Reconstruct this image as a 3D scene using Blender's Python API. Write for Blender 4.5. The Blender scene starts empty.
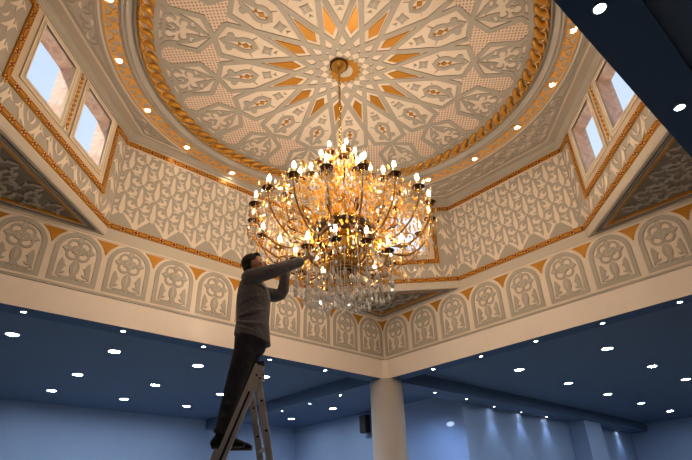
import bpy, bmesh, math, random
from math import sin, cos, pi, radians, sqrt, atan2, hypot
from mathutils import Vector, Matrix
random.seed(7)
sc = bpy.context.scene
COL = sc.collection

# ------------------------------------------------------------------ measures (metres)
HX, HY = 3.673, 3.10          # half size of the opening under the dome
CUT = 1.945                   # octagon corner cut
VX, VY = HX-CUT, HY-CUT
Z1, Z2, Z3, Z4 = 0.349, 1.225, 1.379, 2.84
ZF = 3.02                     # flat ceiling round the dome disc
ZD = 3.07                     # dome disc
BW = 0.30                     # beam width
HC = 0.25                     # hall ceiling over the beam soffit
FLOOR = -3.83
S2 = 2**-.5

# ------------------------------------------------------------------ materials
def mat(name, col, rough=.6, metal=0., bump=0., bscale=60., emit=None, estr=0., spec=.3, trans=0., ior=1.45, var=0.):
    m = bpy.data.materials.new(name); m.use_nodes = True
    nt = m.node_tree; b = nt.nodes['Principled BSDF']
    b.inputs['Base Color'].default_value = (*col, 1)
    b.inputs['Roughness'].default_value = rough
    b.inputs['Metallic'].default_value = metal
    b.inputs['Specular IOR Level'].default_value = spec
    b.inputs['Transmission Weight'].default_value = trans
    b.inputs['IOR'].default_value = ior
    if emit:
        b.inputs['Emission Color'].default_value = (*emit, 1); b.inputs['Emission Strength'].default_value = estr
    if bump or var:
        tc = nt.nodes.new('ShaderNodeTexCoord'); n = nt.nodes.new('ShaderNodeTexNoise')
        n.inputs['Scale'].default_value = bscale; n.inputs['Detail'].default_value = 4
        nt.links.new(tc.outputs['Object'], n.inputs['Vector'])
        if bump:
            bp = nt.nodes.new('ShaderNodeBump'); bp.inputs['Strength'].default_value = bump; bp.inputs['Distance'].default_value = .01 if bump < .9 else .05
            nt.links.new(n.outputs['Fac'], bp.inputs['Height']); nt.links.new(bp.outputs['Normal'], b.inputs['Normal'])
        if var:
            mx = nt.nodes.new('ShaderNodeMix'); mx.data_type = 'RGBA'
            mx.inputs['A'].default_value = (*[c*(1-var) for c in col], 1); mx.inputs['B'].default_value = (*[min(1, c*(1+var)) for c in col], 1)
            nt.links.new(n.outputs['Fac'], mx.inputs['Factor']); nt.links.new(mx.outputs['Result'], b.inputs['Base Color'])
    return m

M = {}
M['pale'] = mat('pale plaster', (.75, .64, .525), .75, bump=.25, bscale=45, spec=.15)
M['grey'] = mat('grey gypsum relief', (.41, .36, .302), .7, bump=.2, bscale=90, spec=.2)
M['plain'] = mat('plain grey plaster', (.52, .45, .37), .7, bump=.05, bscale=20, spec=.2)
M['cove'] = mat('smooth taupe moulding', (.44, .39, .33), .55, spec=.3)
M['gold'] = mat('gilded plaster', (.47, .20, .014), .42, .30, bump=.1, bscale=30, var=.12, spec=.4)
M['rope'] = mat('gilded rope', (.58, .27, .03), .36, .45, spec=.5)
M['leafgold'] = mat('pale gilded leaf', (.88, .46, .11), .45, .10, spec=.4)
M['strip'] = mat('burnt orange strip', (.17, .040, .008), .5, .1, bump=.2, bscale=120)
M['peach'] = mat('peach plaster fascia', (.83, .715, .63), .7, bump=.04, bscale=8, spec=.2, var=.03)
M['frame'] = mat('beige window surround', (.60, .48, .36), .6, spec=.25)
M['frameedge'] = mat('ivory window bead', (.80, .70, .55), .45)
M['soffit'] = mat('taupe soffit shaded dark', (.20, .18, .155), .6, bump=.2, bscale=60)  # shade under the corners put into a darker base colour
M['shadedrelief'] = mat('grey relief in soffit shade', (.38, .345, .30), .5, spec=.5)  # grey relief, slightly darkened for the corner shade
M['soffitgold'] = mat('antique gold edging', (.48, .21, .02), .45, .3)
M['bluec'] = mat('matt blue ceiling', (.092, .142, .245), .6, bump=.02, bscale=5, spec=.25, var=.03)  # even blue base colour of the hall ceiling
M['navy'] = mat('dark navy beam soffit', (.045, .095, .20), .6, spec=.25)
M['bluew'] = mat('matt blue wall', (.28, .375, .58), .55, bump=.02, bscale=5, spec=.3, var=.03)  # even blue base colour of the hall walls
M['column'] = mat('smooth pale column', (.60, .54, .50), .45, spec=.4, var=.04, bscale=4)
M['floor'] = mat('pale polished stone floor', (.62, .58, .52), .35, bscale=2, var=.08)
M['sky_glass'] = None
M['brass'] = mat('polished gold brass', (.72, .42, .09), .24, 1.0)
M['bronze'] = mat('dark bronze and shaded gilt', (.085, .036, .010), .38, .9)
M['ringbronze'] = mat('near black bronze band', (.030, .014, .006), .45, .6, spec=.3)
M['sleeve'] = mat('ivory candle sleeve', (.85, .75, .5), .5)
M['bulb'] = mat('lit candle bulb', (1, .8, .5), .3, emit=(1, .80, .575), estr=245)
M['lamp'] = mat('lit downlight lens', (1, 1, 1), .3, emit=(.80, .92, 1.0), estr=190)
M['edgelamp'] = mat('lit small downlight lens', (1, 1, 1), .3, emit=(.85, .94, 1.0), estr=60)
M['warmlamp'] = mat('lit warm downlight lens', (1, 1, 1), .3, emit=(1, .80, .55), estr=110)
M['chrome'] = mat('brushed steel trim', (.55, .58, .6), .3, .9)
M['alu'] = mat('worn aluminium', (.62, .60, .57), .42, .6, bump=.1, bscale=200, var=.15)
M['rubber'] = mat('black rubber', (.02, .02, .02), .7)
M['black'] = mat('black cabinet', (.012, .012, .013), .5)
M['mesh'] = mat('dark speaker mesh', (.03, .03, .032), .8, bump=.4, bscale=300)
M['skin'] = mat('brown skin', (.34, .17, .10), .5, spec=.35)
M['hair'] = mat('black hair', (.008, .006, .005), .5, bump=.6, bscale=150)
M['shirt'] = mat('dark grey shirt', (.155, .147, .155), .8, bump=1.0, bscale=9, var=.12)
M['trousers'] = mat('charcoal trousers', (.038, .038, .047), .85, bump=1.0, bscale=8, var=.15)
M['shoe'] = mat('black shoe', (.010, .010, .011), .5)
M['eye'] = mat('eye white', (.6, .55, .5), .3)

def marble():
    m = bpy.data.materials.new('pink veined stone reveal'); m.use_nodes = True; nt = m.node_tree; b = nt.nodes['Principled BSDF']
    tc = nt.nodes.new('ShaderNodeTexCoord'); n = nt.nodes.new('ShaderNodeTexNoise'); n.inputs['Scale'].default_value = 6; n.inputs['Detail'].default_value = 8; n.inputs['Distortion'].default_value = 1.2
    r = nt.nodes.new('ShaderNodeValToRGB'); r.color_ramp.elements[0].position = .35; r.color_ramp.elements[0].color = (.60, .36, .25, 1); r.color_ramp.elements[1].position = .65; r.color_ramp.elements[1].color = (.80, .60, .47, 1)
    nt.links.new(tc.outputs['Object'], n.inputs['Vector']); nt.links.new(n.outputs['Fac'], r.inputs['Fac']); nt.links.new(r.outputs['Color'], b.inputs['Base Color'])
    b.inputs['Roughness'].default_value = .45
    return m
M['marble'] = marble()

def dotted():
    m = bpy.data.materials.new('pierced plaster'); m.use_nodes = True; nt = m.node_tree; b = nt.nodes['Principled BSDF']
    tc = nt.nodes.new('ShaderNodeTexCoord'); mp = nt.nodes.new('ShaderNodeMapping'); mp.inputs['Scale'].default_value = (23, 23, 23); mp.inputs['Rotation'].default_value = (0, 0, .78)
    v = nt.nodes.new('ShaderNodeTexVoronoi'); v.voronoi_dimensions = '2D'; v.inputs['Scale'].default_value = 1; v.inputs['Randomness'].default_value = 0
    r = nt.nodes.new('ShaderNodeValToRGB'); r.color_ramp.elements[0].position = .24; r.color_ramp.elements[0].color = (.36, .25, .18, 1); r.color_ramp.elements[1].position = .34; r.color_ramp.elements[1].color = (.76, .60, .48, 1)
    nt.links.new(tc.outputs['Object'], mp.inputs['Vector']); nt.links.new(mp.outputs['Vector'], v.inputs['Vector']); nt.links.new(v.outputs['Distance'], r.inputs['Fac']); nt.links.new(r.outputs['Color'], b.inputs['Base Color'])
    b.inputs['Roughness'].default_value = .8
    return m
M['dots'] = dotted()

def glassy(name, col, mixfac, rough=.02):
    m = bpy.data.materials.new(name); m.use_nodes = True; nt = m.node_tree; nt.nodes.remove(nt.nodes['Principled BSDF'])
    out = nt.nodes['Material Output']
    t = nt.nodes.new('ShaderNodeBsdfTransparent'); t.inputs['Color'].default_value = (*col, 1)
    g = nt.nodes.new('ShaderNodeBsdfGlossy'); g.inputs['Roughness'].default_value = rough
    mx = nt.nodes.new('ShaderNodeMixShader'); mx.inputs['Fac'].default_value = mixfac
    nt.links.new(t.outputs[0], mx.inputs[1]); nt.links.new(g.outputs[0], mx.inputs[2]); nt.links.new(mx.outputs[0], out.inputs['Surface'])
    return m
M['glass'] = glassy('clear window glass', (.93, .96, 1.0), .05)
def crystal(name, col, trans, rough):
    return mat(name, col, rough, spec=.9, trans=trans, ior=1.5)
M['crystal'] = crystal('cut crystal', (.97, .93, .86), .5, .1)
M['warmglow'] = crystal('crystal tinted by bulb glow', (.88, .64, .33), .4, .1)  # warm glow of the bulbs put into the tint
M['glowcrystal'] = crystal('cut crystal with golden glow', (.80, .36, .035), .08, .18)  # golden glow of the bulbs put into the base colour
M['armgold'] = mat('deep antique gold', (.30, .145, .03), .3, 1.0)

# ------------------------------------------------------------------ mesh builder
class MB:
    def __init__(s): s.v = []; s.f = []; s.m = []; s.mats = []
    def mi(s, k):
        if k not in s.mats: s.mats.append(k)
        return s.mats.index(k)
    def add(s, vs, fs, k):
        b = len(s.v); s.v += [tuple(p) for p in vs]; i = s.mi(k)
        for f in fs: s.f.append([b+j for j in f]); s.m.append(i)
    def box(s, c, size, k, rot=None):
        hx, hy, hz = [d/2 for d in size]
        vs = [Vector((x*hx, y*hy, z*hz)) for x in (-1, 1) for y in (-1, 1) for z in (-1, 1)]
        if rot: vs = [rot @ p for p in vs]
        vs = [p+Vector(c) for p in vs]
        s.add(vs, [(0, 1, 3, 2), (4, 6, 7, 5), (0, 4, 5, 1), (2, 3, 7, 6), (0, 2, 6, 4), (1, 5, 7, 3)], k)
    def bar(s, a, b, w, d, k, up=(0, 0, 1)):
        a = Vector(a); b = Vector(b); t = (b-a).normalized(); u = Vector(up); sd = t.cross(u)
        if sd.length < 1e-4: sd = t.cross(Vector((1, 0, 0)))
        sd.normalize(); u = sd.cross(t)
        vs = []
        for p in (a, b):
            for x, y in ((-1, -1), (1, -1), (1, 1), (-1, 1)): vs.append(p+sd*x*w/2+u*y*d/2)
        s.add(vs, [(0, 3, 2, 1), (4, 5, 6, 7)]+[(i, (i+1) % 4, 4+(i+1) % 4, 4+i) for i in range(4)], k)
    def quad(s, a, b, c, d, k): s.add([a, b, c, d], [(0, 1, 2, 3)], k)
    def tube(s, pts, r, k, n=8, closed=False, ell=None, cap=True):
        pts = [Vector(p) for p in pts]; N = len(pts)
        rs = r if isinstance(r, (list, tuple)) else [r]*N
        vs = []; prev = None
        for i, p in enumerate(pts):
            if closed: t = pts[(i+1) % N]-pts[i-1]
            else: t = pts[min(i+1, N-1)]-pts[max(i-1, 0)]
            t = t.normalized() if t.length > 1e-9 else Vector((0, 0, 1))
            if prev is None:
                a = Vector((0, 0, 1)) if abs(t.z) < .9 else Vector((1, 0, 0))
                x = t.cross(a).normalized()
            else:
                x = prev-t*prev.dot(t); x.normalize()
            prev = x; y = t.cross(x)
            for j in range(n):
                A = 2*pi*j/n; vs.append(p+(x*cos(A)+y*sin(A))*rs[i])
        fs = []
        for i in range(N if closed else N-1):
            i2 = (i+1) % N
            for j in range(n):
                fs.append((i*n+j, i*n+(j+1) % n, i2*n+(j+1) % n, i2*n+j))
        if cap and not closed:
            fs.append(tuple(range(n))[::-1]); fs.append(tuple((N-1)*n+j for j in range(n)))
        s.add(vs, fs, k)
    def lathe(s, prof, k, n=24, c=(0, 0, 0), close=False):
        vs = []; c = Vector(c)
        for r, z in prof:
            for j in range(n):
                A = 2*pi*j/n; vs.append(c+Vector((r*cos(A), r*sin(A), z)))
        fs = []
        P = len(prof)
        for i in range(P if close else P-1):
            i2 = (i+1) % P
            for j in range(n): fs.append((i*n+j, i*n+(j+1) % n, i2*n+(j+1) % n, i2*n+j))
        s.add(vs, fs, k)
    def rings(s, rings, k, n=20, cap=True):
        """loft of ellipses: (centre, ax, ay, x-axis, y-axis)"""
        vs = []
        for c, a, b, X, Y in rings:
            c = Vector(c); X = Vector(X); Y = Vector(Y)
            for j in range(n):
                A = 2*pi*j/n; vs.append(c+X*a*cos(A)+Y*b*sin(A))
        fs = []
        for i in range(len(rings)-1):
            for j in range(n): fs.append((i*n+j, i*n+(j+1) % n, (i+1)*n+(j+1) % n, (i+1)*n+j))
        if cap:
            fs.append(tuple(range(n))[::-1]); fs.append(tuple((len(rings)-1)*n+j for j in range(n)))
        s.add(vs, fs, k)
    def ball(s, c, r, k, nu=12, nv=8, rot=None):
        rx, ry, rz = r if isinstance(r, (list, tuple)) else (r, r, r)
        vs = [Vector((0, 0, rz))]
        for i in range(1, nv):
            t = pi*i/nv
            for j in range(nu):
                a = 2*pi*j/nu; vs.append(Vector((rx*sin(t)*cos(a), ry*sin(t)*sin(a), rz*cos(t))))
        vs.append(Vector((0, 0, -rz)))
        if rot: vs = [rot @ p for p in vs]
        vs = [p+Vector(c) for p in vs]
        fs = [(0, 1+j, 1+(j+1) % nu) for j in range(nu)]
        for i in range(nv-2):
            for j in range(nu):
                a = 1+i*nu; b = a+nu; fs.append((a+j, b+j, b+(j+1) % nu, a+(j+1) % nu))
        b = 1+(nv-2)*nu; e = len(vs)-1
        fs += [(e, b+(j+1) % nu, b+j) for j in range(nu)]
        s.add(vs, fs, k)
    def mesh(s, name, smooth=False):
        me = bpy.data.meshes.new(name); me.from_pydata(s.v, [], s.f)
        for k in s.mats: me.materials.append(M[k])
        me.polygons.foreach_set('material_index', s.m)
        if smooth: me.polygons.foreach_set('use_smooth', [True]*len(s.f))
        me.update(); return me
    def obj(s, name, parent=None, smooth=False, auto=False):
        o = bpy.data.objects.new(name, s.mesh(name, smooth)); COL.objects.link(o)
        if parent: o.parent = parent
        return o

def structure(o, kind='structure'): o['kind'] = kind; return o
def tag(o, label, cat, group=None):
    o['label'] = label; o['category'] = cat
    if group: o['group'] = group
    return o
def empty(name, loc=(0, 0, 0), rz=0):
    o = bpy.data.objects.new(name, None); o.location = loc; o.rotation_euler = (0, 0, rz); o.empty_display_size = .1; COL.objects.link(o); return o

# ------------------------------------------------------------------ flat ornament on a panel
class Panel:
    """2-D ornament laid on the plane O + x U + y V, raised along W"""
    def __init__(s, mb, O, U, V, W): s.mb = mb; s.O = Vector(O); s.U = Vector(U); s.V = Vector(V); s.W = Vector(W); s.off = (0, 0, 1, 0); s.clip = None
    def at(s, dx=0, dy=0, sx=1, rot=0):
        s.off = (dx, dy, sx, rot); return s
    def P(s, p, h=0):
        dx, dy, sx, rot = s.off
        x, y = p[0]*sx, p[1]
        if rot: x, y = x*cos(rot)-y*sin(rot), x*sin(rot)+y*cos(rot)
        return s.O+s.U*(x+dx)+s.V*(y+dy)+s.W*h
    def loc(s, p):
        dx, dy, sx, rot = s.off
        x, y = p[0]*sx, p[1]
        if rot: x, y = x*cos(rot)-y*sin(rot), x*sin(rot)+y*cos(rot)
        return (x+dx, y+dy)
    def clipped(s, pts, k, h):
        q = [s.loc(p) for p in pts]
        for ax, lim, sg in ((0, s.clip[0], 1), (0, s.clip[1], -1), (1, s.clip[2], 1), (1, s.clip[3], -1)):
            out = []
            for i in range(len(q)):
                a, b = q[i-1], q[i]; ia = (a[ax]-lim)*sg >= 0; ib = (b[ax]-lim)*sg >= 0
                if ia != ib:
                    t = (lim-a[ax])/(b[ax]-a[ax]); out.append((a[0]+(b[0]-a[0])*t, a[1]+(b[1]-a[1])*t))
                if ib: out.append(b)
            q = out
            if len(q) < 3: return
        s.mb.add([s.O+s.U*x+s.V*y+s.W*h for x, y in q], [tuple(range(len(q)))], k)
    def poly(s, pts, k, h=.008, walls=True):
        if s.clip: return s.clipped(pts, k, h)
        n = len(pts); top = [s.P(p, h) for p in pts]
        if walls:
            s.mb.add(top+[s.P(p, 0) for p in pts], [tuple(range(n))]+[(i, (i+1) % n, n+(i+1) % n, n+i) for i in range(n)], k)
        else: s.mb.add(top, [tuple(range(n))], k)
    def ribbon(s, pts, w, k, h=.008, closed=False):
        N = len(pts); ws = w if isinstance(w, (list, tuple)) else [w]*N
        Lp, Rp = [], []
        for i, p in enumerate(pts):
            a = pts[i-1] if (i > 0 or closed) else None
            b = pts[(i+1) % N] if (i < N-1 or closed) else None
            d1 = d2 = None
            if a: l = hypot(p[0]-a[0], p[1]-a[1]) or 1; d1 = ((p[0]-a[0])/l, (p[1]-a[1])/l)
            if b: l = hypot(b[0]-p[0], b[1]-p[1]) or 1; d2 = ((b[0]-p[0])/l, (b[1]-p[1])/l)
            if d1 is None: d1 = d2
            if d2 is None: d2 = d1
            tx, ty = d1[0]+d2[0], d1[1]+d2[1]; l = hypot(tx, ty) or 1; tx /= l; ty /= l
            c = max(.45, tx*d1[0]+ty*d1[1]); hw = ws[i]/2/c
            Lp.append((p[0]-ty*hw, p[1]+tx*hw)); Rp.append((p[0]+ty*hw, p[1]-tx*hw))
        if s.clip:
            for i in range(N if closed else N-1):
                j = (i+1) % N; s.clipped([Lp[i], Lp[j], Rp[j], Rp[i]], k, h)
            return
        vs = [s.P(p, h) for p in Lp]+[s.P(p, h) for p in Rp]+[s.P(p, 0) for p in Lp]+[s.P(p, 0) for p in Rp]
        fs = []
        for i in range(N if closed else N-1):
            j = (i+1) % N
            fs += [(i, j, N+j, N+i), (i, 2*N+i, 2*N+j, j), (N+i, N+j, 3*N+j, 3*N+i)]
        if not closed: fs += [(0, N, 3*N, 2*N), (N-1, 3*N-1, 4*N-1, 2*N-1)]
        s.mb.add(vs, fs, k)
    def leaf(s, a, b, bend, w, k, h=.008, n=7, fat=.5):
        """curved pointed stroke a->b, bending sideways, widest at 'fat'"""
        mx, my = (a[0]+b[0])/2-(b[1]-a[1])*bend, (a[1]+b[1])/2+(b[0]-a[0])*bend
        pts, ws = [], []
        for i in range(n+1):
            t = i/n; x = (1-t)**2*a[0]+2*t*(1-t)*mx+t*t*b[0]; y = (1-t)**2*a[1]+2*t*(1-t)*my+t*t*b[1]
            pts.append((x, y)); q = t/fat*.5 if t < fat else .5+(t-fat)/(1-fat)*.5
            ws.append(max(.002, w*sin(pi*q)**.8))
        s.ribbon(pts, ws, k, h)
    def arc(s, c, r, a0, a1, w, k, h=.008, n=10, taper=False):
        pts, ws = [], []
        for i in range(n+1):
            t = i/n; A = a0+(a1-a0)*t; pts.append((c[0]+r*cos(A), c[1]+r*sin(A)))
            ws.append(w if not taper else max(.003, w*(sin(pi*min(1, .15+t*.85))**.7)))
        s.ribbon(pts, ws, k, h)
    def disc(s, c, r, k, h=.008, n=14, ry=None):
        s.poly([(c[0]+r*cos(2*pi*i/n), c[1]+(ry or r)*sin(2*pi*i/n)) for i in range(n)], k, h)

def gold_strip(pn, a, b, w=.075, h=.02, ext=0):
    """burnt-orange strip with a chain of gilded lozenges"""
    L = hypot(b[0]-a[0], b[1]-a[1]); dx, dy = (b[0]-a[0])/L, (b[1]-a[1])/L
    q = lambda t, y: (a[0]+dx*t-dy*y, a[1]+dy*t+dx*y)
    pn.ribbon([q(-ext, 0), q(L+ext, 0)], w, 'strip', h)
    for sg in (-1, 1): pn.ribbon([q(-ext, sg*w*.46), q(L+ext, sg*w*.46)], w*.12, 'gold', h+.004)
    n = max(1, round(L/.19)); p = L/n
    for i in range(n):
        t = (i+.5)*p; l = p*.34; e = w*.26
        pn.poly([q(t-l, 0), q(t-l*.6, e), q(t+l*.6, e), q(t+l, 0), q(t+l*.6, -e), q(t-l*.6, -e)], 'gold', h+.006)
        t = i*p
        for ox in (-.022, .022):
            for oy in (-.3, .3):
                c = q(t+ox, oy*w*.9); pn.disc(c, w*.13, 'leafgold', h+.006, n=6)

# ------------------------------------------------------------------ dome disc
def build_dome():
    mb = MB(); pn = Panel(mb, (0, 0, ZD), (1, 0, 0), (0, 1, 0), (0, 0, -1))
    n = 96
    mb.add([(2.72*cos(2*pi*i/n), 2.72*sin(2*pi*i/n), ZD) for i in range(n)], [tuple(range(n))], 'pale')
    mb.add([(2.9*cos(2*pi*i/n), 2.9*sin(2*pi*i/n), ZD+.2) for i in range(n)], [tuple(range(n))], 'pale')
    w = .068; d = .255
    pol = lambda r, a: (r*cos(radians(a)), r*sin(radians(a)))
    for k in range(8):
        rot = k*radians(22.5); pn.at(rot=rot)
        for sg in (-1, 1): pn.ribbon([(-1.645, sg*d), (1.645, sg*d)], w, 'grey', .012+.0003*k)
    for k in range(16):
        pn.at(rot=k*radians(22.5))
        H = .0125+.0003*(k % 4)
        # pierced cells between the outer hexagons
        pn.poly([pol(1.75, 0), pol(1.94, 8), pol(2.335, 6.7), pol(2.43, 9), pol(2.43, 13.5), pol(2.335, 15.8), pol(1.94, 14.5), pol(1.75, 22.5), pol(1.665, 13.7), pol(1.665, 8.8)], 'dots', .003)
        for sg in (-1, 1):
            pn.ribbon([(1.640, sg*.262), (1.75, 0), pol(1.94, sg*8), pol(2.335, sg*6.7), pol(2.44, sg*9.2)], w, 'grey', H+.0007*(sg > 0))
        # almond loop in the inner petal
        top = [(1.660, 0), (1.615, .033), (1.53, .042), (1.46, .058), (1.40, .085), (1.34, .092), (1.27, .068), (1.215, 0)]
        pn.ribbon(top+[(x, -y) for x, y in top[-2:0:-1]], [.04, .052, .054, .054, .056, .058, .054, .045]+[.054, .058, .056, .054, .054, .052], 'grey', .010, closed=True)
        for sg in (-1, 1):
            pn.disc((1.555, sg*.092), .048, 'grey', .011)
            pn.poly([(1.36, sg*.095), (1.30, sg*.10), (1.235, sg*.165), (1.29, sg*.085)][::sg], 'grey', .0105)
            pn.leaf((1.46, sg*.07), (1.545, sg*.06), sg*.2, .03, 'grey', .0105)
            pn.poly([(1.54, sg*.20), (1.575, sg*.235), (1.60, sg*.20), (1.57, sg*.16)], 'pale', .002, walls=False)
        pn.poly([(1.395, 0), (1.35, .040), (1.305, 0), (1.35, -.040)], 'gold', .014)
        pn.poly([(1.40, 0), (1.45, .032), (1.45, -.032)], 'gold', .014)
        pn.poly([(1.30, 0), (1.265, .028), (1.265, -.028)], 'gold', .014)
        # small four pointed flower and its drop
        fl = []
        for i in range(8):
            r = .085 if i % 2 else .05
            fl.append((1.07+r*cos(pi*i/4), r*sin(pi*i/4)))
        pn.poly(fl, 'grey', .010)
        pn.leaf((1.02, 0), (1.13, 0), 0, .018, 'plain', .013)
        pn.leaf((1.07, -.05), (1.07, .05), 0, .018, 'plain', .0132)
        pn.poly([(.985, .0), (.94, .032), (.95, 0), (.94, -.032)], 'grey', .010)
        # arabesque in the outer hexagon
        for sg in (-1, 1):
            g = lambda x, y: (x, y*sg)
            ga = lambda d: radians(d)*sg
            pn.leaf(g(1.80, .012), g(2.01, .165), -.22*sg, .062, 'grey', .0110, fat=.6)
            pn.leaf(g(1.92, .008), g(2.09, .050), .30*sg, .055, 'grey', .0112, fat=.6)
            pn.arc(g(2.115, .105), .058, ga(230), ga(-40), .040, 'grey', .0114, n=11, taper=True)
            pn.leaf(g(2.01, .165), g(2.20, .235), -.20*sg, .050, 'grey', .0116)
            pn.leaf(g(2.17, .190), g(2.34, .225), .28*sg, .055, 'grey', .0118)
            pn.arc(g(2.295, .110), .068, ga(170), ga(-110), .046, 'grey', .0120, n=11, taper=True)
            pn.leaf(g(2.20, .020), g(2.30, .050), .25*sg, .045, 'grey', .0122)
            pn.leaf(g(2.33, .015), g(2.42, .070), .20*sg, .055, 'grey', .0124)
            pn.leaf(g(2.35, .17), g(2.43, .31), .15*sg, .055, 'grey', .0126)
        pn.disc((2.20, 0), .032, 'grey', .013); pn.leaf((2.26, 0), (2.44, 0), 0, .05, 'grey', .0128)
        # gilded kite, half a step round
        pn.at(rot=(k+.5)*radians(22.5))
        pn.poly([(1.04, 0), (.715, .068), (.600, 0), (.715, -.068)], 'gold', .012)
    pn.at()
    # centre rosette
    pn.poly([((.345 if i % 2 else .275)*cos(pi*i/16), (.345 if i % 2 else .275)*sin(pi*i/16)) for i in range(32)], 'pale', .016)
    for i in range(16):
        A = 2*pi*i/16
        pn.at(rot=A); pn.leaf((.12, 0), (.275, 0), 0, .085, 'grey', .020+.0004*(i % 2), fat=.6)
        pn.at(rot=A+pi/16); pn.leaf((.08, 0), (.225, 0), 0, .07, 'gold', .024+.0004*(i % 2), fat=.6)
    pn.at(); pn.disc((0, 0), .11, 'plain', .028, n=20)
    ring = lambda r0, r1, k, h: pn.ribbon([((r0+r1)/2*cos(2*pi*i/96), (r0+r1)/2*sin(2*pi*i/96)) for i in range(96)], r1-r0, k, h, closed=True)
    ring(2.415, 2.485, 'grey', .014)
    o = structure(mb.obj('dome_ceiling'))
    # gilded rope
    mb = MB(); N = 90
    for i in range(N):
        a0 = 2*pi*i/N; st = 2*pi/N
        pts, rs = [], []
        for j in range(9):
            t = j/8; ph = a0+st*(-.15+1.55*t+.22*sin(2*pi*t)); r = 2.497+.155*(.5-.5*cos(pi*t))+.012*sin(2*pi*t)
            pts.append((r*cos(ph), r*sin(ph), ZD-.018-.022*sin(pi*t))); rs.append(.012+.034*sin(pi*min(1, .12+.80*t)))
        mb.tube(pts, rs, 'rope', n=7)
        pts = []
        for j in range(7):
            t = j/6; ph = a0+st*(.55+.55*cos(pi*.9*t+.3)); r = 2.565+.062*sin(pi*1.1*t)
            pts.append((r*cos(ph), r*sin(ph), ZD-.062))
        mb.tube(pts, [.004, .009, .011, .011, .010, .008, .004], 'leafgold', n=5)
    structure(mb.obj('trim_1', smooth=True))
    # stepped ring mouldings between disc and flat ceiling
    mb = MB()
    mb.lathe([(2.66, ZD+.01), (2.665, ZD-.02), (2.695, ZD-.03), (2.70, ZD-.012), (2.715, ZD+.0), (2.735, ZD-.0), (2.745, ZD-.045), (2.765, ZD-.075), (2.785, ZD-.08), (2.795, ZD-.06), (2.81, ZD-.07), (2.835, ZD-.078), (2.845, ZF-.015), (2.86, ZF+.01)], 'cove', n=128)
    structure(mb.obj('trim_2', smooth=True))
    # gilded leaf ring with little fans
    mb = MB(); pn = Panel(mb, (0, 0, ZF), (1, 0, 0), (0, 1, 0), (0, 0, -1)); N = 100
    ring = lambda r0, r1, k, h: pn.ribbon([((r0+r1)/2*cos(2*pi*i/120), (r0+r1)/2*sin(2*pi*i/120)) for i in range(120)], r1-r0, k, h, closed=True)
    ring(2.845, 3.045, 'plain', .004); ring(3.020, 3.042, 'leafgold', .014)
    for i in range(N):
        pn.at(rot=2*pi*i/N)
        pn.leaf((3.03, -.085), (2.905, .0), .12, .034, 'leafgold', .013, fat=.4)
        pn.leaf((3.03, .085), (2.905, .0), -.12, .034, 'leafgold', .0133, fat=.4)
        pn.leaf((2.955, 0), (2.852, 0), 0, .040, 'leafgold', .0140, fat=.5)
        for sg in (-1, 1):
            pn.leaf((2.955, sg*.02), (2.866, sg*.058), sg*.15, .032, 'leafgold', .0136, fat=.5)
            pn.leaf((2.915, sg*.03), (2.875, sg*.085), sg*.1, .022, 'leafgold', .0128, fat=.5)
    structure(mb.obj('trim_3'))

def octagon(o, z):
    """octagon vertices, walls moved inwards by o"""
    t = math.tan(pi/8)*o
    hx, hy = HX-o, HY-o
    return [(VX-t+0, HY-o, z) if 0 else p for p in [
        (VX-t, hy, z), (hx, VY-t, z), (hx, -(VY-t), z), (VX-t, -hy, z), (-(VX-t), -hy, z), (-hx, -(VY-t), z), (-hx, VY-t, z), (-(VX-t), hy, z)]]

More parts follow.
